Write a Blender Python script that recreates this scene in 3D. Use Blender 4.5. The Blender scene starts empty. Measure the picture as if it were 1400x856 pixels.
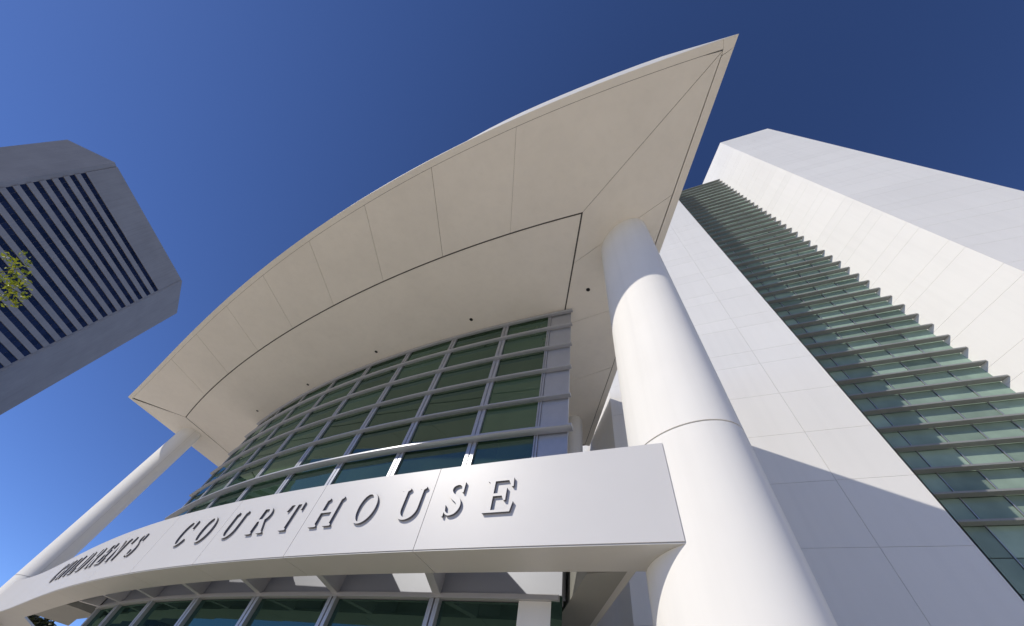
import bpy, bmesh, math, random
from mathutils import Vector, Matrix

# ------------------------------------------------------------------ camera
scene = bpy.context.scene
COL = scene.collection
EYE = 1.6                                    # camera height above the plaza
cam_d = bpy.data.cameras.new('camera')
cam = bpy.data.objects.new('camera', cam_d)
COL.objects.link(cam)
RX = (0.92043103, -0.22847579, -0.31718375)  # world x in camera axes (right, down, forward)
RY = (0.36023832, 0.81080668, 0.46132513)
RZ = (0.15177308, -0.53887971, 0.82859736)
cam.matrix_world = Matrix(((RX[0], -RX[1], -RX[2], 0), (RY[0], -RY[1], -RY[2], 0),
                           (RZ[0], -RZ[1], -RZ[2], EYE), (0, 0, 0, 1)))
cam_d.sensor_width = 36.0
cam_d.lens = 485.89 / 1400 * 36.0
cam_d.clip_start = 0.1
cam_d.clip_end = 5000
scene.camera = cam

# ------------------------------------------------------------------ light
TO_SUN = Vector((-0.97, -1.0, 1.02)).normalized()
SUN_EL = math.asin(TO_SUN.z)
SUN_AZ = math.atan2(TO_SUN.x, TO_SUN.y)
world = bpy.data.worlds.new('World')
scene.world = world
world.use_nodes = True
wn = world.node_tree
bg = wn.nodes['Background']
sky = wn.nodes.new('ShaderNodeTexSky')
sky.sky_type = 'NISHITA'
sky.sun_disc = False
sky.sun_elevation = SUN_EL
sky.sun_rotation = SUN_AZ
sky.altitude = 5000
sky.air_density = 0.8
sky.dust_density = 0.5
sky.ozone_density = 4.0
hsv = wn.nodes.new('ShaderNodeHueSaturation')
hsv.inputs['Hue'].default_value = 0.51
hsv.inputs['Saturation'].default_value = 1.09
wn.links.new(sky.outputs['Color'], hsv.inputs['Color'])
wn.links.new(hsv.outputs['Color'], bg.inputs['Color'])
bg.inputs['Strength'].default_value = 0.165

sun_d = bpy.data.lights.new('sun', 'SUN')
sun_d.energy = 3.5
sun_d.angle = math.radians(0.5)
sun_d.color = (1.0, 0.94, 0.835)
sun = bpy.data.objects.new('sun', sun_d)
sun.rotation_euler = (-TO_SUN).to_track_quat('-Z', 'Y').to_euler()
sun.location = TO_SUN * 300
COL.objects.link(sun)

scene.view_settings.view_transform = 'Standard'
scene.view_settings.look = 'None'
scene.view_settings.exposure = 0.0
scene.view_settings.gamma = 1.0
scene.view_settings.use_curve_mapping = False
scene.render.engine = 'CYCLES'
scene.cycles.use_denoising = True
scene.cycles.max_bounces = 8
scene.cycles.diffuse_bounces = 5
scene.cycles.glossy_bounces = 4

# ------------------------------------------------------------------ materials
def mat(name, col, rough=0.5, metal=0.0, spec=0.5, var=0.0, var_scale=0.5, bump=0.0, bump_scale=30.0, grime=0.0, island=0.0):
    m = bpy.data.materials.new(name)
    m.use_nodes = True
    nt = m.node_tree
    b = nt.nodes['Principled BSDF']
    b.inputs['Base Color'].default_value = (*col, 1)
    b.inputs['Roughness'].default_value = rough
    b.inputs['Metallic'].default_value = metal
    b.inputs['Specular IOR Level'].default_value = spec
    tc = nt.nodes.new('ShaderNodeTexCoord')
    if var > 0 or grime > 0:
        n = nt.nodes.new('ShaderNodeTexNoise')
        n.inputs['Scale'].default_value = var_scale
        n.inputs['Detail'].default_value = 7
        n.inputs['Roughness'].default_value = 0.6
        nt.links.new(tc.outputs['Object'], n.inputs['Vector'])
        mr = nt.nodes.new('ShaderNodeMapRange')
        mr.inputs['From Min'].default_value = 0.3
        mr.inputs['From Max'].default_value = 0.7
        mr.inputs['To Min'].default_value = 1 - var
        mr.inputs['To Max'].default_value = 1 + var * 0.5
        nt.links.new(n.outputs['Fac'], mr.inputs['Value'])
        vm = nt.nodes.new('ShaderNodeVectorMath')
        vm.operation = 'SCALE'
        vm.inputs[0].default_value = col
        nt.links.new(mr.outputs['Result'], vm.inputs['Scale'])
        last = vm.outputs['Vector']
        if grime > 0:                        # faint rain streaks running down the panels
            mp = nt.nodes.new('ShaderNodeMapping')
            mp.inputs['Scale'].default_value = (1.6, 1.6, 0.05)
            nt.links.new(tc.outputs['Object'], mp.inputs['Vector'])
            n2 = nt.nodes.new('ShaderNodeTexNoise')
            n2.inputs['Scale'].default_value = 1.5
            n2.inputs['Detail'].default_value = 6
            nt.links.new(mp.outputs['Vector'], n2.inputs['Vector'])
            m2 = nt.nodes.new('ShaderNodeMapRange')
            m2.inputs['From Min'].default_value = 0.45
            m2.inputs['From Max'].default_value = 0.75
            m2.inputs['To Min'].default_value = 1.0
            m2.inputs['To Max'].default_value = 1 - grime
            nt.links.new(n2.outputs['Fac'], m2.inputs['Value'])
            v2 = nt.nodes.new('ShaderNodeVectorMath')
            v2.operation = 'SCALE'
            nt.links.new(last, v2.inputs[0])
            nt.links.new(m2.outputs['Result'], v2.inputs['Scale'])
            last = v2.outputs['Vector']
        if island > 0:                       # each panel a slightly different batch of paint
            gi = nt.nodes.new('ShaderNodeNewGeometry')
            m3 = nt.nodes.new('ShaderNodeMapRange')
            m3.inputs['To Min'].default_value = 1 - island
            m3.inputs['To Max'].default_value = 1 + island
            nt.links.new(gi.outputs['Random Per Island'], m3.inputs['Value'])
            v3 = nt.nodes.new('ShaderNodeVectorMath')
            v3.operation = 'SCALE'
            nt.links.new(last, v3.inputs[0])
            nt.links.new(m3.outputs['Result'], v3.inputs['Scale'])
            last = v3.outputs['Vector']
        nt.links.new(last, b.inputs['Base Color'])
    if bump > 0:
        n3 = nt.nodes.new('ShaderNodeTexNoise')
        n3.inputs['Scale'].default_value = bump_scale
        n3.inputs['Detail'].default_value = 4
        nt.links.new(tc.outputs['Object'], n3.inputs['Vector'])
        bp = nt.nodes.new('ShaderNodeBump')
        bp.inputs['Strength'].default_value = bump
        bp.inputs['Distance'].default_value = 0.02
        nt.links.new(n3.outputs['Fac'], bp.inputs['Height'])
        nt.links.new(bp.outputs['Normal'], b.inputs['Normal'])
    return m

def glass_mat(name, body, tint, fac, rough=0.02, wave=0.0, var=0.25, var_scale=0.4):
    """tinted reflective curtain-wall glass: a dark body under a mirror-like coat"""
    m = bpy.data.materials.new(name)
    m.use_nodes = True
    nt = m.node_tree
    nt.nodes.remove(nt.nodes['Principled BSDF'])
    out = nt.nodes['Material Output']
    d = nt.nodes.new('ShaderNodeBsdfDiffuse')
    g = nt.nodes.new('ShaderNodeBsdfGlossy')
    g.inputs['Color'].default_value = (*tint, 1)
    g.inputs['Roughness'].default_value = rough
    tc = nt.nodes.new('ShaderNodeTexCoord')
    n = nt.nodes.new('ShaderNodeTexNoise')
    n.inputs['Scale'].default_value = var_scale
    n.inputs['Detail'].default_value = 3
    nt.links.new(tc.outputs['Object'], n.inputs['Vector'])
    mr = nt.nodes.new('ShaderNodeMapRange')
    mr.inputs['From Min'].default_value = 0.35
    mr.inputs['From Max'].default_value = 0.65
    mr.inputs['To Min'].default_value = 1 - var * 0.3
    mr.inputs['To Max'].default_value = 1 + var * 0.3
    nt.links.new(n.outputs['Fac'], mr.inputs['Value'])
    vm = nt.nodes.new('ShaderNodeVectorMath')
    vm.operation = 'SCALE'
    vm.inputs[0].default_value = body
    nt.links.new(mr.outputs['Result'], vm.inputs['Scale'])
    gi = nt.nodes.new('ShaderNodeNewGeometry')
    m3 = nt.nodes.new('ShaderNodeMapRange')
    m3.inputs['To Min'].default_value = 1 - var
    m3.inputs['To Max'].default_value = 1 + var
    nt.links.new(gi.outputs['Random Per Island'], m3.inputs['Value'])
    v3 = nt.nodes.new('ShaderNodeVectorMath')
    v3.operation = 'SCALE'
    nt.links.new(vm.outputs['Vector'], v3.inputs[0])
    nt.links.new(m3.outputs['Result'], v3.inputs['Scale'])
    nt.links.new(v3.outputs['Vector'], d.inputs['Color'])
    lw = nt.nodes.new('ShaderNodeLayerWeight')
    lw.inputs['Blend'].default_value = 0.35
    mx = nt.nodes.new('ShaderNodeMath')
    mx.operation = 'MULTIPLY_ADD'
    nt.links.new(lw.outputs['Fresnel'], mx.inputs[0])
    mx.inputs[1].default_value = 0.6
    mx.inputs[2].default_value = fac
    mx.use_clamp = True
    ms = nt.nodes.new('ShaderNodeMixShader')
    nt.links.new(mx.outputs[0], ms.inputs['Fac'])
    nt.links.new(d.outputs[0], ms.inputs[1])
    nt.links.new(g.outputs[0], ms.inputs[2])
    if wave > 0:
        n3 = nt.nodes.new('ShaderNodeTexNoise')
        n3.inputs['Scale'].default_value = 0.8
        nt.links.new(tc.outputs['Object'], n3.inputs['Vector'])
        bp = nt.nodes.new('ShaderNodeBump')
        bp.inputs['Strength'].default_value = wave
        bp.inputs['Distance'].default_value = 0.05
        nt.links.new(n3.outputs['Fac'], bp.inputs['Height'])
        nt.links.new(bp.outputs['Normal'], g.inputs['Normal'])
    nt.links.new(ms.outputs[0], out.inputs['Surface'])
    return m

M = {}
M['white'] = mat('white_wall_panel', (0.785, 0.765, 0.72), 0.5, spec=0.35, var=0.03, var_scale=0.15, grime=0.03, island=0.018)
M['column'] = mat('white_column_paint', (0.80, 0.78, 0.735), 0.65, spec=0.12, var=0.025, var_scale=0.5, grime=0.05)
M['soffit'] = mat('off_white_soffit', (0.845, 0.805, 0.73), 0.7, spec=0.1, var=0.045, var_scale=0.3, grime=0.03)
M['joint'] = mat('dark_joint', (0.10, 0.095, 0.09), 0.8, var=0.2, var_scale=2)
M['panel_metal'] = mat('grey_metal_panel', (0.33, 0.345, 0.385), 0.5, metal=0.5, var=0.03, var_scale=0.8)
M['joint_pale'] = mat('grey_joint', (0.50, 0.49, 0.47), 0.8, var=0.2, var_scale=2)
M['band'] = mat('silver_metal_panel', (0.60, 0.588, 0.575), 0.44, spec=0.5, var=0.02, var_scale=0.6)
M['band_soffit'] = mat('grey_metal_soffit', (0.52, 0.51, 0.48), 0.5, metal=0.2, var=0.03, var_scale=0.8)
M['dark_soffit'] = mat('dark_grey_soffit', (0.23, 0.23, 0.21), 0.6, var=0.05, var_scale=0.8)
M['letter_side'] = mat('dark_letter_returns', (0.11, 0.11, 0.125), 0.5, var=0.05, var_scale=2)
M['beam'] = mat('grey_beam_paint', (0.44, 0.44, 0.45), 0.5, metal=0.4, var=0.04, var_scale=1.5)
M['frame'] = mat('silver_frame', (0.46, 0.47, 0.50), 0.38, metal=0.6, var=0.05, var_scale=3)
M['dark_frame'] = mat('dark_grey_frame', (0.20, 0.195, 0.20), 0.45, metal=0.4, var=0.08, var_scale=3)
M['louver'] = mat('bronze_grey_louver', (0.27, 0.275, 0.26), 0.5, metal=0.15, var=0.08, var_scale=1.2)
M['glass'] = glass_mat('green_glass', (0.030, 0.056, 0.030), (0.70, 0.92, 0.84), 0.10, 0.015, wave=0.04, var=0.4)
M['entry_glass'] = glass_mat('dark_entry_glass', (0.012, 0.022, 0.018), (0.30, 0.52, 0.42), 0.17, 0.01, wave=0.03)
M['tower_glass'] = glass_mat('pale_green_glass', (0.29, 0.38, 0.30), (0.26, 0.44, 0.42), 0.10, 0.02, wave=0.03, var=0.28, var_scale=1.0)
M['concrete'] = mat('office_concrete', (0.40, 0.36, 0.33), 0.8, var=0.10, var_scale=0.12, grime=0.12)
M['navy_glass'] = glass_mat('navy_glass', (0.012, 0.014, 0.024), (0.5, 0.55, 0.7), 0.06, 0.05, var=0.6, var_scale=0.6)
M['plaza'] = mat('pale_paving', (0.67, 0.605, 0.505), 0.8, var=0.10, var_scale=0.3, bump=0.2)
M['ground'] = mat('pale_ground', (0.50, 0.45, 0.365), 0.9, var=0.2, var_scale=0.05)
M['asphalt'] = mat('asphalt', (0.055, 0.055, 0.055), 0.85, var=0.2, var_scale=0.5, bump=0.3)
M['paint'] = mat('road_paint', (0.7, 0.7, 0.66), 0.7, var=0.1, var_scale=1)
M['roof'] = mat('roof_membrane', (0.5, 0.5, 0.49), 0.8, var=0.1, var_scale=0.3)
M['bark'] = mat('bark', (0.11, 0.085, 0.06), 0.9, var=0.3, var_scale=4, bump=0.5)
M['lamp_dark'] = mat('dark_lens', (0.012, 0.012, 0.012), 0.3, var=0.1, var_scale=3)

def leaf_mat(name, c1, c2):
    m = bpy.data.materials.new(name)
    m.use_nodes = True
    nt = m.node_tree
    b = nt.nodes['Principled BSDF']
    b.inputs['Roughness'].default_value = 0.45
    gi = nt.nodes.new('ShaderNodeNewGeometry')
    rp = nt.nodes.new('ShaderNodeValToRGB')
    rp.color_ramp.elements[0].color = (*c1, 1)
    rp.color_ramp.elements[1].color = (*c2, 1)
    nt.links.new(gi.outputs['Random Per Island'], rp.inputs['Fac'])
    nt.links.new(rp.outputs['Color'], b.inputs['Base Color'])
    tr = nt.nodes.new('ShaderNodeBsdfTranslucent')
    nt.links.new(rp.outputs['Color'], tr.inputs['Color'])
    ms = nt.nodes.new('ShaderNodeMixShader')
    ms.inputs['Fac'].default_value = 0.4
    nt.links.new(b.outputs[0], ms.inputs[1])
    nt.links.new(tr.outputs[0], ms.inputs[2])
    nt.links.new(ms.outputs[0], nt.nodes['Material Output'].inputs['Surface'])
    return m
M['leaf'] = leaf_mat('bright_leaf', (0.13, 0.19, 0.012), (0.40, 0.42, 0.03))
M['dark_leaf'] = leaf_mat('dark_leaf', (0.025, 0.032, 0.010), (0.07, 0.07, 0.028))

# ------------------------------------------------------------------ mesh helpers
class MB:
    def __init__(self):
        self.v = []; self.f = []
    def add(self, vs, fs):
        o = len(self.v)
        self.v += [tuple(p) for p in vs]
        self.f += [tuple(i + o for i in f) for f in fs]
    def prism(self, poly, z0, z1):
        n = len(poly)
        a = sum(poly[i][0] * poly[(i + 1) % n][1] - poly[(i + 1) % n][0] * poly[i][1] for i in range(n))
        if a < 0: poly = list(reversed(poly))
        vs = [(p[0], p[1], z0) for p in poly] + [(p[0], p[1], z1) for p in poly]
        fs = [tuple(reversed(range(n))), tuple(range(n, 2 * n))]
        fs += [(i, (i + 1) % n, n + (i + 1) % n, n + i) for i in range(n)]
        self.add(vs, fs)
    def box(self, x0, x1, y0, y1, z0, z1):
        self.prism([(x0, y0), (x1, y0), (x1, y1), (x0, y1)], z0, z1)
    def sweep(self, path, profile):
        """path: list of ((x,y),(nx,ny)); profile: closed list of (offset along normal, z)"""
        k = len(profile); n = len(path)
        vs = []
        for (p, nn) in path:
            vs += [(p[0] + nn[0] * o, p[1] + nn[1] * o, z) for (o, z) in profile]
        fs = []
        for i in range(n - 1):
            for j in range(k):
                a = i * k + j; b = i * k + (j + 1) % k
                fs.append((a, b, b + k, a + k))
        fs.append(tuple(range(k))); fs.append(tuple(reversed(range((n - 1) * k, n * k))))
        self.add(vs, fs)
    def tube(self, pts, radii, seg=8):
        vs = []; fs = []
        for i, (p, r) in enumerate(zip(pts, radii)):
            p = Vector(p)
            d = (Vector(pts[min(i + 1, len(pts) - 1)]) - Vector(pts[max(i - 1, 0)])).normalized()
            u = d.orthogonal().normalized(); w = d.cross(u)
            for j in range(seg):
                t = 2 * math.pi * j / seg
                vs.append(p + (u * math.cos(t) + w * math.sin(t)) * r)
        for i in range(len(pts) - 1):
            for j in range(seg):
                a = i * seg + j; b = i * seg + (j + 1) % seg
                fs.append((a, b, b + seg, a + seg))
        fs.append(tuple(range(seg))); fs.append(tuple(range((len(pts) - 1) * seg, len(pts) * seg)))
        self.add(vs, fs)
    def build(self, name, material, parent=None, smooth=False, bevel=0.0, fix=True):
        me = bpy.data.meshes.new(name)
        me.from_pydata(self.v, [], self.f)
        me.update()
        if fix:
            bm = bmesh.new(); bm.from_mesh(me)
            bmesh.ops.recalc_face_normals(bm, faces=bm.faces[:])
            bm.to_mesh(me); bm.free()
        me.materials.append(material)
        o = bpy.data.objects.new(name, me)
        COL.objects.link(o)
        if parent: 
            o.parent = parent
            o.matrix_parent_inverse = Matrix.Translation(-Vector(parent.location))
        if smooth:
            me.shade_smooth()
            me.set_sharp_from_angle(angle=math.radians(35))
        if bevel > 0:
            b = o.modifiers.new('bevel', 'BEVEL')
            b.width = bevel; b.segments = 2; b.limit_method = 'ANGLE'
        return o

def thing(name, label, cat, loc=(0, 0, 0), group=None):
    o = bpy.data.objects.new(name, None)
    o.empty_display_size = 0.5
    o.location = loc
    COL.objects.link(o)
    o['label'] = label; o['category'] = cat
    if group: o['group'] = group
    return o

def structure(name, mb, m):
    o = mb.build(name, m)
    o['kind'] = 'structure'
    return o

def pv(c, x):
    r = 0.0
    for k in c: r = r * x + k
    return r
def curve_path(c, x0, x1, n):
    """plan points of y = c(x) with unit normals towards the street"""
    out = []
    for i in range(n + 1):
        x = x0 + (x1 - x0) * i / n
        d = (pv(c, x + 0.01) - pv(c, x - 0.01)) / 0.02
        l = math.hypot(d, 1)
        out.append(((x, pv(c, x)), (d / l, -1 / l)))
    return out

# plan curves (metres, camera foot at the origin, x to the right along the facade)
PB = [-3.2157261e-06, -0.00022059518, 3.043363e-05, -0.010452744, 7.3176438]      # sign band
PF = [-4.8412521e-07, 4.4465133e-06, 0.0056473176, 0.025786101, 0.39441789]       # canopy front edge
PG = [6.0999004e-07, 6.3084386e-05, 0.007097487, 0.08302801, 6.041611]            # soffit groove
PC = [-3.7018286e-05, 0.0034566826, 0.063764633, 12.142414]                       # curtain wall
PW = [-0.000128565, -0.000369738, -0.00984788, 9.65803]                           # entrance front
Z = EYE
H = 19.7 + Z                                  # canopy soffit height

# ------------------------------------------------------------------ ground
m = MB(); m.box(-2500, 2500, -2500, 2500, -0.6, -0.02)
structure('ground', m, M['ground'])
m = MB()
nx, ny = 44, 26
for i in range(nx):
    for j in range(ny):
        x = -92 + i * 3.0; y = -46 + j * 3.0
        m.box(x + 0.006, x + 2.994, y + 0.006, y + 2.994, -0.016, 0.0)
structure('plaza', m, M['plaza'])
m = MB(); m.box(-400, 400, -62, -49, -0.12, -0.012)
structure('road', m, M['asphalt'])
m = MB()
for i in range(-60, 60): m.box(i * 6, i * 6 + 3, -55.6, -55.45, -0.05, -0.008)
structure('road_markings', m, M['paint'])
m = MB(); m.box(-400, 400, -48.9, -48.6, -0.1, 0.12)
structure('kerb', m, M['plaza'])

# ------------------------------------------------------------------ courthouse tower
tower = thing('courthouse_tower', 'tall white panelled tower with a slot of dark louvers down its front', 'building', (10, 28, 0))
WY = 20.5                                     # front wall plane
GY = 25.72                                    # recessed glass plane
REV = (-0.493, 0.870)                         # splay direction, going back
WL = (-3.2, WY); WR = (10.36, WY); FR = (23.9, WY - 0.05); FR2 = (32.26, WY + 0.35)
ZT = 84.6 + Z; ZW = 78.4 + Z

def zbreaks(z0, z1):
    zs = [9.45 - 3 * k for k in range(4, 0, -1)] + [9.45, 12.5, 15.4, 18.4]
    k = 0
    while True:
        a = 21.25 + 4.28 * k
        if a > 100: break
        zs += [a, a + 1.4]; k += 1
    zs = [z + Z for z in zs]
    zs = [z0] + [z for z in zs if z0 + 0.3 < z < z1 - 0.3] + [z1]
    return zs

def panel_wall(mb, p0, p1, ub, zb, th=0.06, gap=0.013):
    """cladding panels on the vertical plane p0->p1 (outside on the right hand when walking p0->p1)"""
    d = Vector((p1[0] - p0[0], p1[1] - p0[1])); L = d.length; d /= L
    n = Vector((d.y, -d.x))
    ub = [0] + list(ub) + [L]
    for i in range(len(ub) - 1):
        for j in range(len(zb) - 1):
            u0 = ub[i] + (gap / 2 if i else 0); u1 = ub[i + 1] - (gap / 2 if i + 1 < len(ub) - 1 else 0)
            z0, z1 = zb[j] + gap / 2, zb[j + 1] - gap / 2
            a = Vector(p0) + d * u0; b = Vector(p0) + d * u1
            mb.prism([a, b, b + n * -th, a + n * -th], z0, z1)

def back(p, k): return (p[0] + REV[0] * k, p[1] + REV[1] * k)
core = MB()
def inset(p, dx, dy): return (p[0] + dx, p[1] + dy)
core.prism([inset(WL, 0.05, 0.07), inset(WR, -0.07, 0.07), (WR[0] - 0.07, GY + 0.3), (21.6, GY + 0.3),
            (24.2, GY + 0.3), (24.2, 48), back((WL[0] + 0.07, WY + 0.07), 31)], 0, ZW - 0.05)
core.build('wall', M['joint_pale'], tower)
core2 = MB()
core2.prism([inset(FR, 0.02, 0.07), inset(FR2, -0.07, 0.07), (40.0, 48), (18.0, 48), back((FR[0] + 0.09, FR[1] + 0.05), 9.0)], 0, ZT - 0.05)
core2.build('wall', M['joint_pale'], tower)

m = MB()
panel_wall(m, WL, WR, [3.4, 10.46], zbreaks(0.0, ZW))
m.build('wall_panels', M['white'], tower)
m = MB()
panel_wall(m, back(WL, 30), WL, [16, 23], zbreaks(0.0, ZW))
m.build('wall_panels', M['white'], tower)
m = MB()
panel_wall(m, WR, (WR[0], GY), [], zbreaks(0.0, ZW))
m.build('wall_panels', M['white'], tower)
m = MB()
panel_wall(m, back(FR, 8.8), FR, [], zbreaks(0.0, ZT))
m.build('splayed_wall', M['white'], tower)
m = MB()
panel_wall(m, FR, FR2, [], zbreaks(0.0, ZT))
m.build('wall_panels', M['white'], tower)
m = MB()
panel_wall(m, FR2, (40, 48), [9, 18], zbreaks(0.0, ZT))
m.build('wall_panels', M['white'], tower)
# roof slabs / parapet caps
m = MB()
m.prism([WL, WR, (WR[0], GY), (21.0, GY), (21.0, 40), (-12, 40)], ZW, ZW + 0.15)
m.build('parapet', M['white'], tower)
m = MB()
m.prism([FR, FR2, (39.0, 44), (19.2, 44), back(FR, 9)], ZT, ZT + 0.12)
m.build('parapet', M['white'], tower)

# glass slot: one sheet per floor between slender transoms
LZ0, LSP, NL = 12.75 + Z, 1.4635, 45
xr = lambda y: FR[0] - 0.567 * (y - FR[1])
m = MB()
for k in range(-9, NL):
    z0 = LZ0 + k * LSP
    xs = [WR[0] + (xr(GY) - WR[0]) * i / 6 for i in range(7)]
    for i in range(6):
        m.box(xs[i] + 0.02, xs[i + 1] - 0.02, GY + 0.0, GY + 0.04, z0 + 0.02, z0 + LSP - 0.02)
m.build('glazing', M['tower_glass'], tower)
m = MB()
m.box(WR[0], xr(GY) - 0.01, GY + 0.08, GY + 0.2, 0, ZW - 0.2)
m.build('glazing_backing', M['lamp_dark'], tower)
YF, YB = 25.2, 25.62
for k in range(NL):
    z0 = LZ0 + k * LSP
    m = MB()
    m.prism([(WR[0] + 0.01, YF), (xr(YF) - 0.06, YF), (xr(YB) - 0.06, YB), (WR[0] + 0.01, YB)], z0 - 0.02, z0 + 0.09)
    m.build('louver', M['louver'], tower)
# slim vertical posts that carry the louvers
for i in range(1, 6):
    x = WR[0] + (xr(YB) - WR[0]) * i / 6
    m = MB(); m.box(x - 0.02, x + 0.02, YB + 0.03, GY - 0.003, 0, ZW - 1.0)
    m.build('louver_post', M['frame'], tower)

# ------------------------------------------------------------------ distant office tower
office = thing('office_tower', 'grey concrete office tower with long dark window strips, beyond the canopy', 'building', (-235, -15, 0))
OZ = 140 + Z
c1, c2, c3, c4 = (-210.8, -59.8), (-197.03, -44.96), (-218.75, 10.18), (-241.96, 24.87)
e = Vector((c3[0] - c2[0], c3[1] - c2[1])); EL = e.length; e /= EL
no = Vector((e.y, -e.x))                      # outward
if no.x < 0: no = -no
c2i = Vector(c2) - no * 0.45; c3i = Vector(c3) - no * 0.45
m = MB()
m.prism([c1, c2, c2i + e * 1.9, c3i - e * 1.0, c3, c4, (-310, 24), (-330, -60), (-300, -75)], 0, OZ)
tops = [127.7 - 3.878 * k for k in range(32)]
def fp(u, d): 
    q = Vector(c2) + e * u - no * d
    return (q.x, q.y)
def slab(mb, u0, u1, z0, z1, d0=0.0, d1=0.44):
    mb.prism([fp(u0, d0), fp(u1, d0), fp(u1, d1), fp(u0, d1)], z0, z1)
slab(m, 1.9, EL - 1.0, tops[0] + Z, OZ - 0.002)
for a, b in zip(tops[:-1], tops[1:]):
    slab(m, 1.9, EL - 1.0, b + Z, a - 1.95 + Z)
slab(m, 1.9, EL - 1.0, 0, tops[-1] - 1.95 + Z)
m.build('wall', M['concrete'], office)
for t in tops:
    m = MB()
    n = 26
    for i in range(n):
        u0 = 1.9 + (EL - 2.9) * i / n; u1 = 1.9 + (EL - 2.9) * (i + 1) / n
        slab(m, u0 + 0.04, u1 - 0.04, t - 1.93 + Z, t - 0.02 + Z, 0.33, 0.43)
    m.build('window_strip', M['navy_glass'], office)
m = MB(); m.prism([(-214, -55), (-203, -43), (-221, 4), (-240, 18), (-300, 15), (-300, -55)], OZ, OZ + 0.5)
m.build('roof', M['roof'], office)

# ------------------------------------------------------------------ entrance canopy
canopy = thing('entrance_canopy', 'huge white curved canopy roof with a pointed corner above the entrance', 'canopy', (-22, 10, H))
TIP = (6.57, 0.80); LF = (-50.1, 9.67); LB = (-49.32, 22.1); RB = (-6.03, 25.19)
GR = (-1.40, 5.94); GL = (-45.59, 13.42)
LIP = 0.36
ed = Vector((RB[0] - TIP[0], RB[1] - TIP[1])).normalized()
en = Vector((ed.y, -ed.x))
if en.x > 0: en = -en                         # inward from the right edge
def on_right(t, off): 
    q = Vector(TIP) + ed * t + en * off
    return (q.x, q.y)
RL = (RB[0] - TIP[0]) / ed.x                  # length of the right edge
gd = Vector((-4.136 - GR[0], 11.752 - GR[1])).normalized()
def on_groove(t, off=0.0):                     # right groove line, going back
    q = Vector(GR) + gd * t + Vector((gd.y, -gd.x)) * off
    return (q.x, q.y)
TH = 0.05                                     # soffit board thickness
def fpt(x, off):
    (p, n) = curve_path(PF, x, x, 1)[0]
    return (p[0] - n[0] * off, p[1] - n[1] * off)
def gpt(x, off):                               # off > 0 : towards the street
    (p, n) = curve_path(PG, x, x, 1)[0]
    return (p[0] + n[0] * off, p[1] + n[1] * off)
G1 = 0.045
# front strip of soffit boards between radial joints
front_x = [-3.3, -8.43, -13.4, -18.5, -23.8, -29.0, -34.3, -39.6]
groove_x = [-5.6, -10.25, -15.1, -19.95, -24.75, -29.7, -34.9, -40.0]
fx = [5.97] + front_x + [-49.6]
gx = [GR[0]] + groove_x + [GL[0]]
def hip(t, off):                               # mitre joint from the groove corner to the pointed corner
    a = Vector(GR); b = Vector((5.93, 1.16)); d = (b - a).normalized()
    q = a.lerp(b, t) + Vector((d.y, -d.x)) * off
    return (q.x, q.y)
for i in range(len(fx) - 1):
    a = 0.014 if i else 0.0
    pf_ = [fpt(fx[i] - a + (fx[i + 1] - fx[i] + 2 * a) * k / 12, LIP) for k in range(13)]
    pg_ = [gpt(gx[i] - a + (gx[i + 1] - gx[i] + 2 * a) * k / 12, G1) for k in range(13)]
    if i == 0:
        pf_[0] = hip(1.0, 0.011); pg_[0] = hip(0.008, 0.011)
    m = MB(); m.prism(pf_ + list(reversed(pg_)), H, H + TH)
    m.build('soffit_panel', M['soffit'], canopy)
# inner soffit
inner = [gpt(GR[0] - 0.06 + (GL[0] - GR[0] + 0.12) * k / 40, -G1) for k in range(41)]
inner += [(-45.27, 22.0), (-30, 23.6), on_groove(19.5, 0.0)]
m = MB(); m.prism(inner, H + 0.004, H + TH)
m.build('soffit_panel', M['soffit'], canopy)
# right strip, in three boards
cuts = [(0.0, None), (3.0, 6.6), (7.6, 13.2), (13.4, 18.6), (19.5, RL - 0.05)]
prev_in, prev_out = hip(0.008, -0.011), hip(1.0, -0.011)
for (gi, ri) in cuts[1:]:
    b_in, b_out = on_groove(gi - 0.013, 0.055), on_right(ri - 0.013, LIP + 0.05)
    m = MB(); m.prism([prev_in, prev_out, b_out, b_in], H, H + TH)
    m.build('soffit_panel', M['soffit'], canopy)
    prev_in, prev_out = on_groove(gi + 0.013, 0.055), on_right(ri + 0.013, LIP + 0.05)
# left strip
m = MB(); m.prism([gpt(GL[0] - 0.06, G1), (-45.36, 21.9), (-49.05, 21.9), (-49.72, 10.1)], H, H + TH)
m.build('soffit_panel', M['soffit'], canopy)
# edge lip
path = curve_path(PF, TIP[0], LF[0], 60)
m = MB()
m.sweep(curve_path(PF, 6.0, LF[0], 60), [(0, H), (0, H + 0.1), (-LIP + 0.018, H + 0.1), (-LIP + 0.018, H)])
m.build('edge_trim', M['soffit'], canopy)
m = MB()
m.prism([TIP, (6.01, pv(PF, 6.01)), fpt(6.01, LIP - 0.018), on_right(0.75, LIP), on_right(0.43, 0.0)], H + 0.001, H + 0.1)
m.build('edge_trim', M['soffit'], canopy)
m = MB()
m.prism([on_right(0.44, 0.0), on_right(RL, 0.0), on_right(RL, LIP), on_right(0.78, LIP)], H, H + 0.1)
m.build('edge_trim', M['soffit'], canopy)
m = MB()
m.prism([(-50.1, 9.75), (-49.32, 22.1), (-49.02, 22.1), (-49.76, 9.9)], H + 0.002, H + 0.1)
m.build('edge_trim', M['soffit'], canopy)
# boarding above the joints
m = MB()
m.prism([fpt(5.6 + (-49.6 - 5.6) * k / 40, 0.1) for k in range(41)] + [(-49.2, 22.0), (-30, 24.6), on_right(RL, 0.1)], H + TH + 0.02, H + TH + 0.09)
m.build('soffit_backing', M['joint'], canopy)
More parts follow.
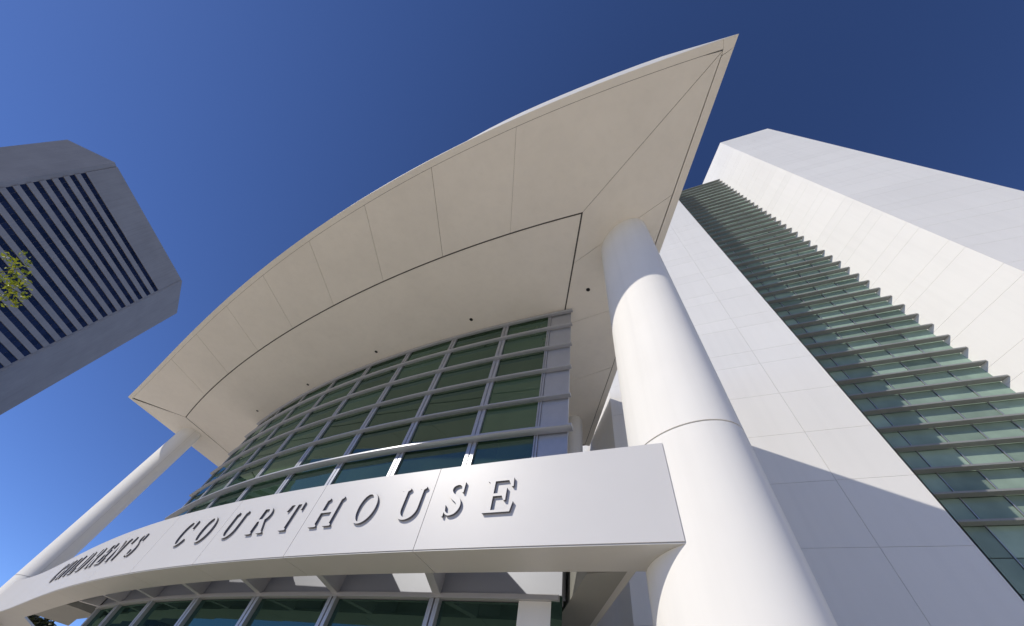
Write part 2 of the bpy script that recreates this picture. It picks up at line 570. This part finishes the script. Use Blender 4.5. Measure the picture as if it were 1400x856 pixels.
# fascia: plumb at the pointed corner, laid back to a thin edge further left
m = MB()
rows = []
def depth_in(p, n, lim):                      # how far the roof may run inward before it meets the right edge
    c = (p[0] - TIP[0]) * en.x + (p[1] - TIP[1]) * en.y
    s_ = -n[0] * en.x - n[1] * en.y           # inward walk: rate of leaving the right edge
    return lim if s_ >= 0 else min(lim, max(0.0, 0.6 * c / -s_))
for (p, n) in path:
    t = min(max((p[0] + 22) / 20.0, 0), 1); t = t * t * (3 - 2 * t)
    tip = min(1.0, 0.04 + 0.96 * (TIP[0] - p[0]) / 3.0)
    o1 = (-0.9 + (0.9 + 0.13) * t) * tip
    rows.append([(p[0] + n[0] * 0.0, p[1] + n[1] * 0.0, H + 0.003), (p[0] + n[0] * (0.02 * t), p[1] + n[1] * (0.02 * t), H + 0.06 * tip),
                 (p[0] + n[0] * o1, p[1] + n[1] * o1, H + 0.70 * tip),
                 (p[0] + n[0] * (o1 - 0.15), p[1] + n[1] * (o1 - 0.15 * tip), H + 0.78 * tip),
                 (p[0] - n[0] * depth_in(p, n, 6.0), p[1] - n[1] * depth_in(p, n, 6.0), H + 0.8 * tip + 0.7 * min(1, depth_in(p, n, 6.0) / 3))])
k = 5
vs = [q for r in rows for q in r]
fs = [(i * k + j, i * k + j + 1, (i + 1) * k + j + 1, (i + 1) * k + j) for i in range(len(rows) - 1) for j in range(k - 1)]
m.add(vs, fs)
fas = m.build('fascia', M['white'], canopy, smooth=True, fix=False)
m = MB()
vs = []
for t in (0.0, 2.0, 4.0, 12.0, RL):
    a = on_right(t, 0.0); b = on_right(t, 0.02); c = on_right(t, 0.02 + min(4.8, t * 0.4))
    hh = min(1.0, 0.04 + 0.96 * t / 4.0)
    vs += [(*a, H + 0.003), (*b, H + 0.7 * hh), (*c, H + 0.72 * hh + 0.78 * min(1, t / 12))]
m.add(vs, [(3 * i + j, 3 * i + j + 1, 3 * i + j + 4, 3 * i + j + 3) for i in range(4) for j in range(2)])
m.build('fascia', M['white'], canopy, fix=False)
m = MB()
vs = []
for p in (LF, LB): vs += [(p[0], p[1], H + 0.003), (p[0] + 0.2, p[1], H + 0.7), (p[0] + 5, p[1], H + 1.5)]
m.add(vs, [(0, 3, 4, 1), (1, 4, 5, 2)])
m.build('fascia', M['white'], canopy, fix=False)
m = MB()
m.prism([(p[0] - n[0] * 5.9, p[1] - n[1] * 5.9) for (p, n) in curve_path(PF, -1.5, -45.6, 30)] + [(-44.5, 22.0), (-30, 24.4), on_right(RL, 4.9)], H + 1.3, H + 1.52)
m.build('roof', M['roof'], canopy)
# recessed downlights in the soffit
for (x, y) in [(-2.31, 10.66), (-10.5, 10.69), (-19.2, 11.4), (-27.76, 13.0), (-35.84, 14.7)]:
    m = MB()
    n = 20
    m.prism([(x + 0.125 * math.cos(2 * math.pi * i / n), y + 0.125 * math.sin(2 * math.pi * i / n)) for i in range(n)], H - 0.004, H + 0.02)
    d = m.build('downlight', M['lamp_dark'], canopy)
    m = MB()
    ring = [(0.125, 0.0), (0.16, 0.0), (0.16, -0.012), (0.125, -0.012)]
    vs = []; fs = []
    for i in range(n):
        t = 2 * math.pi * i / n
        vs += [(x + r * math.cos(t), y + r * math.sin(t), H - 0.001 + dz) for (r, dz) in ring]
        for j in range(4):
            fs.append((i * 4 + j, i * 4 + (j + 1) % 4, ((i + 1) % n) * 4 + (j + 1) % 4, ((i + 1) % n) * 4 + j))
    m.add(vs, fs)
    m.build('downlight_rim', M['soffit'], d)

# ------------------------------------------------------------------ columns (oval in plan)
EA, EB, ETH = 1.48, 0.95, math.radians(144.4)
def oval(cx, cy, t, s=1.0, grow=0.0, ETH=ETH):
    a = (EA + grow) * s; b = (EB + grow) * s
    x = a * math.cos(t); y = b * math.sin(t)
    return (cx + x * math.cos(ETH) - y * math.sin(ETH), cy + x * math.sin(ETH) + y * math.cos(ETH))
def column(cx, cy, label, ring_z, z1, s=1.0, eth=ETH, seam=8):
    c = thing('column', label, 'column', (cx, cy, 0), 'oval white columns under the canopy')
    m = MB()
    n = 96
    m.prism([oval(cx, cy, 2 * math.pi * i / n, s, -0.03, eth) for i in range(n)], 0, z1 - 0.01)
    m.build('core', M['joint_pale'], c, smooth=True)
    g = 0.007
    for (za, zb) in ((0.0, ring_z - 0.02), (ring_z + 0.02, z1)):
        m = MB()
        for h in range(2):
            t0 = math.radians(seam) + h * math.pi + g; t1 = t0 + math.pi - 2 * g
            out = [oval(cx, cy, t0 + (t1 - t0) * i / 60, s, 0.0, eth) for i in range(61)]
            inn = [oval(cx, cy, t0 + (t1 - t0) * i / 60, s, -0.029, eth) for i in range(61)]
            m.prism(out + list(reversed(inn)), za, zb)
        m.build('cladding', M['column'], c, smooth=True)
    return c
column(0.33, 8.2, 'thick white oval column in the foreground, right of the lettering', 5.85 + Z, H + 0.03)
column(-47.7, 15.96, 'slim distant white column carrying the far left end of the canopy', 5.95 + Z, H + 0.03, 1.0, math.radians(176), -14)
# a slimmer round post in the recess behind the curtain wall
rc = thing('round_post', 'short pale round post in the recess beyond the glass wall', 'column', (-6.35, 21.9, 0))
m = MB()
m.prism([(-6.35 + 0.58 * math.cos(2 * math.pi * i / 48), 21.9 + 0.58 * math.sin(2 * math.pi * i / 48)) for i in range(48)], 0, H + 0.02)
m.build('shaft', M['column'], rc, smooth=True)
m = MB()
m.prism([(-6.35 + 0.66 * math.cos(2 * math.pi * i / 48), 21.9 + 0.66 * math.sin(2 * math.pi * i / 48)) for i in range(48)], 0, 0.3)
m.build('base', M['column'], rc, smooth=True)

# ------------------------------------------------------------------ upper curtain wall
cw = thing('curtain_wall', 'curved dark green glass wall with silver fins tucked under the canopy', 'glass wall', (-20, 13, 0))
CZ0 = 4.7 + Z
XR, XG, XL = -3.77, -5.15, -38.0
fin_z = [8.25, 10.15, 12.1, 14.1, 16.0, 17.95, 19.45]
fin_z = [z + Z for z in fin_z]
mull_x = [-8.25 - 4.1 * k for k in range(8)]
xs = [XG] + mull_x
m = MB()
zz = [CZ0] + fin_z
zz[-1] = H
pr = []
for i in range(len(xs) - 1):
    for j in range(len(zz) - 1):
        m.sweep(curve_path(PC, xs[i] - 0.01, xs[i + 1] + 0.01, 1), [(0, zz[j] + 0.01), (0, zz[j + 1] - 0.01), (-0.05, zz[j + 1] - 0.01), (-0.05, zz[j] + 0.01)])
m.build('glazing', M['glass'], cw)
m = MB(); m.sweep(curve_path(PC, XR - 0.1, mull_x[-1], 40), [(-0.07, CZ0), (-0.07, H - 0.002), (-0.25, H - 0.002), (-0.25, CZ0)])
m.build('backing', M['lamp_dark'], cw)
for x in mull_x + [XG + 0.0]:
    m = MB()
    w = 0.21 if x != XG else 0.09
    m.sweep(curve_path(PC, x + w, x + 0.03, 1), [(0.10, CZ0), (0.10, H - 0.003), (0.003, H - 0.003), (0.003, CZ0)])
    m.sweep(curve_path(PC, x - 0.03, x - w, 1), [(0.10, CZ0), (0.10, H - 0.003), (0.003, H - 0.003), (0.003, CZ0)])
    m.sweep(curve_path(PC, x + 0.028, x - 0.028, 1), [(0.05, CZ0), (0.05, H - 0.003), (0.004, H - 0.003), (0.004, CZ0)])
    m.build('mullion', M['frame'], cw)
m = MB(); m.sweep(curve_path(PC, XR, XG + 0.1, 6), [(0.04, CZ0), (0.04, H - 0.002), (-0.06, H - 0.002), (-0.06, CZ0)])
m.build('end_panel', M['frame'], cw)
m = MB()
q = [(XR, pv(PC, XR) + 0.07), (XR - 0.3, pv(PC, XR) + 0.1), back((XR - 0.3, pv(PC, XR)), 12.5), back((XR, pv(PC, XR)), 12.5)]
q = [(XR, pv(PC, XR) + 0.065), (XR - 5.9, 21.5), (XR - 6.2, 21.5), (XR - 0.35, pv(PC, XR) + 0.27)]
m.prism(q, CZ0, H - 0.002)
m.build('end_wall', M['white'], cw)
for i, z in enumerate(fin_z):
    m = MB()
    dep = 0.48 if i == 1 else 0.34
    top = z + 0.11
    prof = [(0.105, z - 0.03), (dep - 0.02, z - 0.015), (dep, z + 0.0), (dep, z + 0.06), (dep - 0.02, z + 0.075), (0.105, z + 0.09)]
    if i == 1: prof = [(0.105, z - 0.05), (dep - 0.04, z - 0.03), (dep, z + 0.0), (dep, z + 0.08), (dep - 0.04, z + 0.11), (0.105, z + 0.12)]
    if i == len(fin_z) - 1: prof = [(o, zc + 0.05) for (o, zc) in prof]
    m.sweep(curve_path(PC, XR + (0.26 if i == 1 else 0.14), mull_x[-1] - 0.1, 48), prof)
    m.build('fin', M['frame'], cw, smooth=True)
# recess behind
rw = thing('recess_wall', 'shaded white wall at the back of the recess behind the post', 'wall', (-8, 26, 0))
m = MB(); m.box(-16.0, -6.75, 26.2, 26.6, 0, H - 0.02)
m.build('wall_face', M['white'], rw)
m = MB(); m.box(-16.0, -6.75, 26.14, 26.19, 0, 0.25)
m.build('base_strip', M['joint_pale'], rw)

# ------------------------------------------------------------------ sign band over the entrance
band = thing('sign_band', 'long curved silver fascia band lettered with the courthouse name', 'sign', (-20, 8.5, 3.5 + Z))
B0, B1 = 3.52 + Z, 5.60 + Z
bx = [-0.10, -5.98]
while bx[-1] > -44: bx.append(bx[-1] - 4.42 * (0.995 if bx[-1] > -15 else 0.97))
bx[-1] = -48.2
for i in range(len(bx) - 1):
    a = 0.009
    m = MB()
    m.sweep(curve_path(PB, bx[i] - (a if i else 0), bx[i + 1] + a, 14), [(0, B0), (0, B1), (-0.14, B1), (-0.14, B0)])
    m.build('fascia_panel', M['band'], band)
    m = MB()
    m.sweep(curve_path(PB, bx[i] - (a if i else 0), bx[i + 1] + a, 14), [(-0.02, B0 - 0.004), (-0.142, B0 - 0.004), (-0.142, B0 + 0.04), (-0.5, B0 + 0.04), (-1.06, B0 + 0.04), (-1.06, B0 - 0.03), (-0.02, B0 - 0.03)])
    m.build('band_soffit', M['band_soffit'], band)
m = MB(); m.sweep(curve_path(PB, bx[0] - 0.05, bx[-1], 60), [(-0.143, B0 + 0.05), (-0.143, B1 - 0.02), (-0.20, B1 - 0.02), (-0.20, B0 + 0.05)])
m.build('band_backing', M['joint_pale'], band)
# return arm running back along the right side
m = MB()
m.prism([(-1.30, 8.36), (-2.20, 8.53), (-3.95, 11.6), (-3.0, 11.6)], B0 - 0.02, B0 + 0.9)
m.build('return_arm', M['dark_soffit'], band)
m = MB()
m.prism([(-0.6, 7.5), (-1.28, 8.34), (-2.9, 11.4), (-2.78, 11.5), (-1.12, 8.38), (-0.45, 7.5)], B0 + 0.0, B0 + 0.12)
m.build('return_edge', M['band_soffit'], band)
# left arm
m = MB()
m.prism([(-36.9, 13.35), (-29.9, 11.6), (-29.2, 12.5), (-28.9, 13.4), (-32.2, 14.1), (-35.4, 15.4)], B0 - 0.02, B0 + 0.5)
m.build('return_arm', M['dark_soffit'], band)
m = MB()
m.prism([(-36.6, 13.3), (-37.9, 13.7), (-42.5, 17.0), (-49.0, 19.0), (-48.6, 16.4), (-41.0, 14.6)], B0 - 0.028, B0 + 0.06)
m.build('return_arm', M['band_soffit'], band)
# cross beams that tie the band back to the entrance front
beams = [(-6.17, -6.57), (-9.96, -10.2), (-13.45, -13.68), (-17.05, -17.15), (-20.7, -20.6), (-24.3, -23.9), (-27.7, -26.6)]
def arc_n(c, x): return curve_path(c, x, x, 1)[0]
for bi, (xa, xb) in enumerate(beams):
    bh = B0 + (1.9 if bi < 2 else 1.3)
    p, n = arc_n(PB, xa)
    q = Vector((p[0] - n[0] * 1.065, p[1] - n[1] * 1.065)); w = Vector((xb, pv(PW, xb) - 0.004))
    d = (w - q).normalized(); s_ = Vector((d.y, -d.x)) * 0.11
    m = MB(); m.prism([q + s_, w + s_, w - s_, q - s_], B0 - 0.025, bh)
    m.prism([q + s_ * 1.25 - d * 0.82, q + s_ * 1.25 - d * 0.003, q - s_ * 1.25 - d * 0.003, q - s_ * 1.25 - d * 0.82], B0 + 0.045, bh)
    m.build('beam', M['beam'], band)

# ---- lettering: serif capitals as outlines, cap height 1
def ell(cx, cy, rx, ry, a0, a1, n=14):
    return [(cx + rx * math.cos(math.radians(a0 + (a1 - a0) * i / n)), cy + ry * math.sin(math.radians(a0 + (a1 - a0) * i / n))) for i in range(n + 1)]
w_, e_, st, br = 0.17, 0.085, 0.05, 0.095
def glyphs():
    G = {}
    G['I'] = (w_, [[(-e_, 0), (w_ + e_, 0), (w_ + e_, st), (w_, br), (w_, 1 - br), (w_ + e_, 1 - st), (w_ + e_, 1), (-e_, 1), (-e_, 1 - st), (0, 1 - br), (0, br), (-e_, st)]])
    W = 0.86
    G['H'] = (W, [[(-e_, 0), (w_ + e_, 0), (w_ + e_, st), (w_, br), (w_, .47), (W - w_, .47), (W - w_, br), (W - w_ - e_, st), (W - w_ - e_, 0), (W + e_, 0), (W + e_, st), (W, br),
                   (W, 1 - br), (W + e_, 1 - st), (W + e_, 1), (W - w_ - e_, 1), (W - w_ - e_, 1 - st), (W - w_, 1 - br), (W - w_, .55), (w_, .55), (w_, 1 - br), (w_ + e_, 1 - st), (w_ + e_, 1), (-e_, 1), (-e_, 1 - st), (0, 1 - br), (0, br), (-e_, st)]])
    W = 0.68
    G['L'] = (W, [[(-e_, 0), (W, 0), (W + .03, .30), (W - .02, .30), (W - .14, .07), (w_, .07), (w_, 1 - br), (w_ + e_, 1 - st), (w_ + e_, 1), (-e_, 1), (-e_, 1 - st), (0, 1 - br), (0, br), (-e_, st)]])
    W = 0.76
    G['E'] = (W, [[(-e_, 0), (W, 0), (W + .07, .28), (W + .01, .28), (W - .11, .07), (w_, .07), (w_, .47), (.45, .47), (.52, .33), (.58, .33), (.58, .70), (.52, .70), (.45, .55), (w_, .55), (w_, .93),
                   (W - .15, .93), (W - .04, .73), (W + .02, .73), (W, 1), (-e_, 1), (-e_, 1 - st), (0, 1 - br), (0, br), (-e_, st)]])
    G['T'] = (0.80, [[(.315 - e_, 0), (.485 + e_, 0), (.485 + e_, st), (.485, br), (.485, .93), (.68, .93), (.76, .72), (.815, .72), (.80, 1), (0, 1), (-.015, .72), (.04, .72), (.12, .93), (.315, .93), (.315, br), (.315 - e_, st)]])
    G['D'] = (0.85, [[(-e_, 0)] + ell(.40, .5, .45, .5, -90, 90, 20) + [(-e_, 1), (-e_, 1 - st), (0, 1 - br), (0, br), (-e_, st)],
                     [(w_, .07)] + ell(.38, .5, .28, .43, -90, 90, 20) + [(w_, .93)]])
    G['R'] = (0.86, [[(-e_, 0), (w_ + e_, 0), (w_ + e_, st), (w_, br), (w_, .46), (.30, .46), (.60, 0), (.90, 0), (.90, st), (.82, .07)] + ell(.40, .74, .30, .26, -60, 90, 14) + [(-e_, 1), (-e_, 1 - st), (0, 1 - br), (0, br), (-e_, st)],
                     [(w_, .54)] + ell(.37, .735, .15, .195, -90, 90, 12) + [(w_, .93)]])
    G['O'] = (0.94, [ell(.47, .5, .47, .52, 0, 360, 40)[:-1], ell(.47, .5, .285, .455, 0, 360, 40)[:-1]])
    G['C'] = (0.86, [[(.87, .67), (.87, 1.0), (.82, 1.0), (.78, .945)] + ell(.47, .5, .47, .52, 58, 308, 30) + [(.88, .22), (.84, .25)] + ell(.50, .5, .305, .455, 312, 56, 26) + [(.82, .67)]])
    W = 0.80
    G['U'] = (W, [[(-e_, 1), (-e_, 1 - st), (0, 1 - br), (0, .33)] + ell(.40, .33, .40, .35, 180, 360, 20)[1:] + [(W, 1 - br), (W + e_, 1 - st), (W + e_, 1), (W - .075 - e_, 1), (W - .075 - e_, 1 - st), (W - .075, 1 - br)]
                  + ell(.4475, .33, .2775, .28, 360, 180, 20) + [(w_, 1 - br), (w_ + e_, 1 - st), (w_ + e_, 1)]])
    G['N'] = (0.90, [[(-e_, 0), (.07 + e_, 0), (.07 + e_, st), (.07, br), (.07, .78), (.80, -.01), (.90, -.01), (.90, 1 - br), (.90 + e_, 1 - st), (.90 + e_, 1), (.83 - e_, 1), (.83 - e_, 1 - st), (.83, 1 - br), (.83, .27), (.17, 1),
                      (-e_, 1), (-e_, 1 - st), (0, 1 - br), (0, br), (-e_, st)]])
    G["'"] = (0.17, [[(.05, .67), (.10, .67), (.17, .92), (.15, 1.0), (.02, 1.0), (0, .92)]])
    ctr = [(.50, .885), (.42, .95), (.30, .965), (.16, .91), (.105, .78), (.17, .64), (.31, .535), (.45, .43), (.515, .28), (.45, .11), (.29, .035), (.17, .06), (.09, .13)]
    hw = [.026, .028, .030, .046, .068, .080, .083, .082, .068, .045, .030, .028, .026]
    dense = []; dw = []
    n = len(ctr)
    for i in range(n - 1):
        p0, p1, p2, p3 = ctr[max(i - 1, 0)], ctr[i], ctr[i + 1], ctr[min(i + 2, n - 1)]
        for k in range(4):
            t = k / 4
            f = lambda a, b, c, d: 0.5 * ((2 * b) + (-a + c) * t + (2 * a - 5 * b + 4 * c - d) * t * t + (-a + 3 * b - 3 * c + d) * t ** 3)
            dense.append((f(p0[0], p1[0], p2[0], p3[0]), f(p0[1], p1[1], p2[1], p3[1]))); dw.append(hw[i] * (1 - t) + hw[i + 1] * t)
    dense.append(ctr[-1]); dw.append(hw[-1])
    lft, rgt = [], []
    for i, (p, h) in enumerate(zip(dense, dw)):
        a = dense[max(i - 1, 0)]; b = dense[min(i + 1, len(dense) - 1)]
        dx, dy = b[0] - a[0], b[1] - a[1]; l = math.hypot(dx, dy)
        nx_, ny_ = -dy / l, dx / l
        lft.append((p[0] + nx_ * h, p[1] + ny_ * h)); rgt.append((p[0] - nx_ * h, p[1] - ny_ * h))
    G['S'] = (0.62, [lft + [(.075, -.01), (.03, -.01), (.02, .33), (.065, .33)] + list(reversed(rgt)) + [(.53, 1.01), (.575, 1.01), (.575, .68), (.53, .68)]])
    return G
GL_ = glyphs()
# arc length along the band
arc_x = [0.0 - 0.02 * i for i in range(2450)]
arc_s = [0.0]
for i in range(1, len(arc_x)):
    arc_s.append(arc_s[-1] + math.hypot(0.02, pv(PB, arc_x[i]) - pv(PB, arc_x[i - 1])))
import bisect
def x_at(s): 
    i = bisect.bisect(arc_s, s)
    return arc_x[min(i, len(arc_x) - 1)]
CAP = 0.83
LBASE = 4.22 + Z
def letter(ch, s_mid):
    W, loops = GL_[ch]
    cd = bpy.data.curves.new('letter_outline', 'CURVE')
    cd.dimensions = '2D'; cd.fill_mode = 'BOTH'; cd.extrude = 0.03; cd.resolution_u = 1
    for lp in loops:
        sp = cd.splines.new('POLY'); sp.points.add(len(lp) - 1)
        for k, p in enumerate(lp): sp.points[k].co = (p[0] * CAP, p[1] * CAP, 0, 1)
        sp.use_cyclic_u = True
    tmp = bpy.data.objects.new('letter_outline', cd)
    COL.objects.link(tmp)
    dg = bpy.context.evaluated_depsgraph_get()
    me = bpy.data.meshes.new_from_object(tmp.evaluated_get(dg))
    bpy.data.objects.remove(tmp); bpy.data.curves.remove(cd)
    x0 = x_at(s_mid)
    p, n = arc_n(PB, x0)
    tx = Vector((-n[1], n[0]))                 # reading direction, towards +x
    for v in me.vertices:
        u = v.co.x - W * CAP / 2; off = 0.01 + 0.03 + v.co.z
        q = Vector(p) + tx * u + Vector(n) * off
        v.co = (q.x, q.y, LBASE + v.co.y)
    me.name = 'letter'
    me.update()
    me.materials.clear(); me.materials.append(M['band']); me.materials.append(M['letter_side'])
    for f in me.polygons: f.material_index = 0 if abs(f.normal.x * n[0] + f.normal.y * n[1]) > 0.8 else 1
    o = bpy.data.objects.new('letter', me)
    COL.objects.link(o)
    o.parent = band
    o.matrix_parent_inverse = Matrix.Translation(-Vector(band.location))
    return o
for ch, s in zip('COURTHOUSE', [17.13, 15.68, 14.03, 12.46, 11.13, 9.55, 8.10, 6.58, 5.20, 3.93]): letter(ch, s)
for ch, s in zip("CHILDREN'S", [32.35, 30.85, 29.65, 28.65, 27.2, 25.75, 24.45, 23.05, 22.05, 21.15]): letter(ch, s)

# ------------------------------------------------------------------ glazed entrance front
ent = thing('glazed_entrance', 'dark glazed entrance front with white lintel beneath the lettered band', 'entrance', (-17, 10, 0))
GT = 3.40 + Z
ex = [-4.2] + [b[1] for b in beams]
m = MB()
for i in range(len(ex) - 1):
    m.sweep(curve_path(PW, ex[i] - 0.02, ex[i + 1] + 0.02, 2), [(-0.10, 0.1), (-0.10, GT), (-0.14, GT), (-0.14, 0.1)])
m.build('glazing', M['entry_glass'], ent)
m = MB(); m.sweep(curve_path(PW, -4.2, ex[-1], 30), [(-0.16, 0), (-0.16, GT), (-0.3, GT), (-0.3, 0)])
m.build('glazing_backing', M['lamp_dark'], ent)
m = MB(); m.sweep(curve_path(PW, -3.1, ex[-1] - 0.3, 40), [(0.0, GT + 0.13), (0.0, 4.75 + Z), (-0.3, 4.75 + Z), (-0.3, GT + 0.13)])
m.build('lintel', M['panel_metal'], ent)
m = MB(); m.sweep(curve_path(PW, -3.16, ex[-1] - 0.3, 40), [(0.07, GT + 0.02), (0.07, GT + 0.127), (-0.3, GT + 0.127), (-0.3, GT + 0.02)])
m.build('ledge', M['beam'], ent)
for x in ex[1:]:
    for (a, b, mt, dd) in ((0.15, 0.02, 'frame', 0.10), (-0.03, -0.16, 'frame', 0.10), (0.018, -0.028, 'dark_frame', 0.02)):
        m = MB(); m.sweep(curve_path(PW, x + a, x + b, 1), [(dd - 0.05, 0.0), (dd - 0.05, GT + 0.016), (-0.098, GT + 0.016), (-0.098, 0.0)])
        m.build('mullion', M[mt], ent)
m = MB(); m.sweep(curve_path(PW, -3.25, -4.19, 4), [(-0.03, 0), (-0.03, GT + 0.016), (-0.3, GT + 0.016), (-0.3, 0)])
m.build('pier', M['white'], ent)
m = MB(); m.sweep(curve_path(PW, -3.0, ex[-1] - 0.2, 30), [(-0.31, 4.5 + Z), (-0.31, 4.7 + Z), (-2.3, 4.7 + Z), (-2.3, 4.5 + Z)])
m.build('roof', M['roof'], ent)
# side wall of the entrance, in deep shade behind the column
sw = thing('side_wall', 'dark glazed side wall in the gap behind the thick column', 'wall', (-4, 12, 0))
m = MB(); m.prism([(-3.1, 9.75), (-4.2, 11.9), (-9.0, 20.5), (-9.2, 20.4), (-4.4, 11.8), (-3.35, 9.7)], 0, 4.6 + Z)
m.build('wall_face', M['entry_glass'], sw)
m = MB(); m.prism([(-3.05, 9.72), (-4.15, 11.92), (-4.25, 11.88), (-3.15, 9.68)], 0, 0.2)
m.build('base_strip', M['dark_frame'], sw)

# ------------------------------------------------------------------ trees
random.seed(7)
def leaf_cloud(mb, centres, count, size):
    wts = [c[3] ** 2 for c in centres]
    for _ in range(count):
        cx, cy, cz, r = random.choices(centres, wts)[0]
        while True:
            d = Vector((random.uniform(-1, 1), random.uniform(-1, 1), random.uniform(-1, 1)))
            if 0.25 < d.length < 1: break
        if random.random() < 0.6: d = d.normalized() * random.uniform(0.65, 1.0)
        c = Vector((cx, cy, cz)) + Vector((d.x, d.y, d.z * 0.75)) * r
        u = Vector((random.gauss(0, 1), random.gauss(0, 1), random.gauss(0, 0.7))).normalized()
        v = u.cross(Vector((random.gauss(0, 1), random.gauss(0, 1), random.gauss(0, 1)))).normalized()
        s = size * random.uniform(0.6, 1.3)
        nn = u.cross(v) * s * 0.12
        mb.add([c - u * s, c - v * s * 0.45 + nn, c + u * s, c + v * s * 0.45 + nn], [(0, 1, 2, 3)])

near = thing('street_tree', 'bright green leafy street tree reaching in at the left edge', 'tree', (-14.6, -4.2, 0))
m = MB()
m.tube([(-14.6, -4.2, 0), (-14.5, -4.15, 1.6), (-14.6, -4.0, 3.0), (-14.5, -3.9, 4.8), (-14.6, -4.0, 6.6)], [0.17, 0.14, 0.12, 0.09, 0.04])
for tip, r in [((-12.98, -0.95, 6.75), 0.05), ((-15.9, -5.0, 6.8), 0.05), ((-14.0, -5.4, 6.9), 0.05), ((-15.4, -2.6, 6.6), 0.05)]:
    a = Vector((-14.55, -4.05, 3.6)); b = Vector(tip); mid = (a + b) / 2 + Vector((0, 0, 0.5))
    m.tube([a, mid, b], [r * 1.4, r, 0.012], 6)
for tip in [(-12.45, -1.1, 7.05), (-12.62, -0.62, 6.8), (-12.7, -0.75, 6.55)]:
    m.tube([(-13.6, -1.95, 6.75), (-13.0, -1.25, 6.8), tip], [0.02, 0.013, 0.005], 5)
m.build('trunk', M['bark'], near, smooth=True)
m = MB()
leaf_cloud(m, [(-12.95, -0.98, 6.72, 0.36), (-12.9, -0.72, 6.95, 0.22), (-12.75, -0.62, 6.62, 0.22), (-12.5, -1.3, 7.2, 0.24), (-12.6, -1.0, 7.0, 0.25)], 430, 0.048)
leaf_cloud(m, [(-13.3, -1.75, 6.75, 0.55), (-13.8, -2.6, 7.1, 0.8), (-14.5, -4.0, 7.5, 1.5), (-15.6, -4.9, 6.9, 1.2), (-14.2, -5.3, 7.0, 1.1), (-15.5, -3.0, 6.9, 1.1)], 5200, 0.065)
m.build('crown', M['leaf'], near, fix=False)

far_lab = ['dark bushy tree low beyond the left end of the band', 'tall dark tree behind the far white column', 'broad dark tree seen under the left arm of the band', 'round dark tree at the far left edge of the plaza']
for i, (x, y, h, r) in enumerate([(-93, 37, 12.0, 6.4), (-104, 29.5, 12.5, 5.0), (-84, 41, 10.5, 6.0), (-108, 24.5, 13.8, 5.0)]):
    t = thing('shade_tree', far_lab[i], 'tree', (x, y, 0), 'dark trees beyond the entrance')
    m = MB(); m.tube([(x, y, 0), (x + 0.2, y, h * 0.4), (x, y + 0.2, h * 0.8)], [0.3, 0.24, 0.08])
    m.build('trunk', M['bark'], t, smooth=True)
    m = MB()
    cs = [(x + random.uniform(-.6, .6) * r, y + random.uniform(-.6, .6) * r, h * 0.62 + random.uniform(-.28, .24) * h, r * random.uniform(0.35, 0.6)) for _ in range(10)]
    leaf_cloud(m, cs, 8000, 0.42)
    m.build('crown', M['dark_leaf'], t, fix=False)
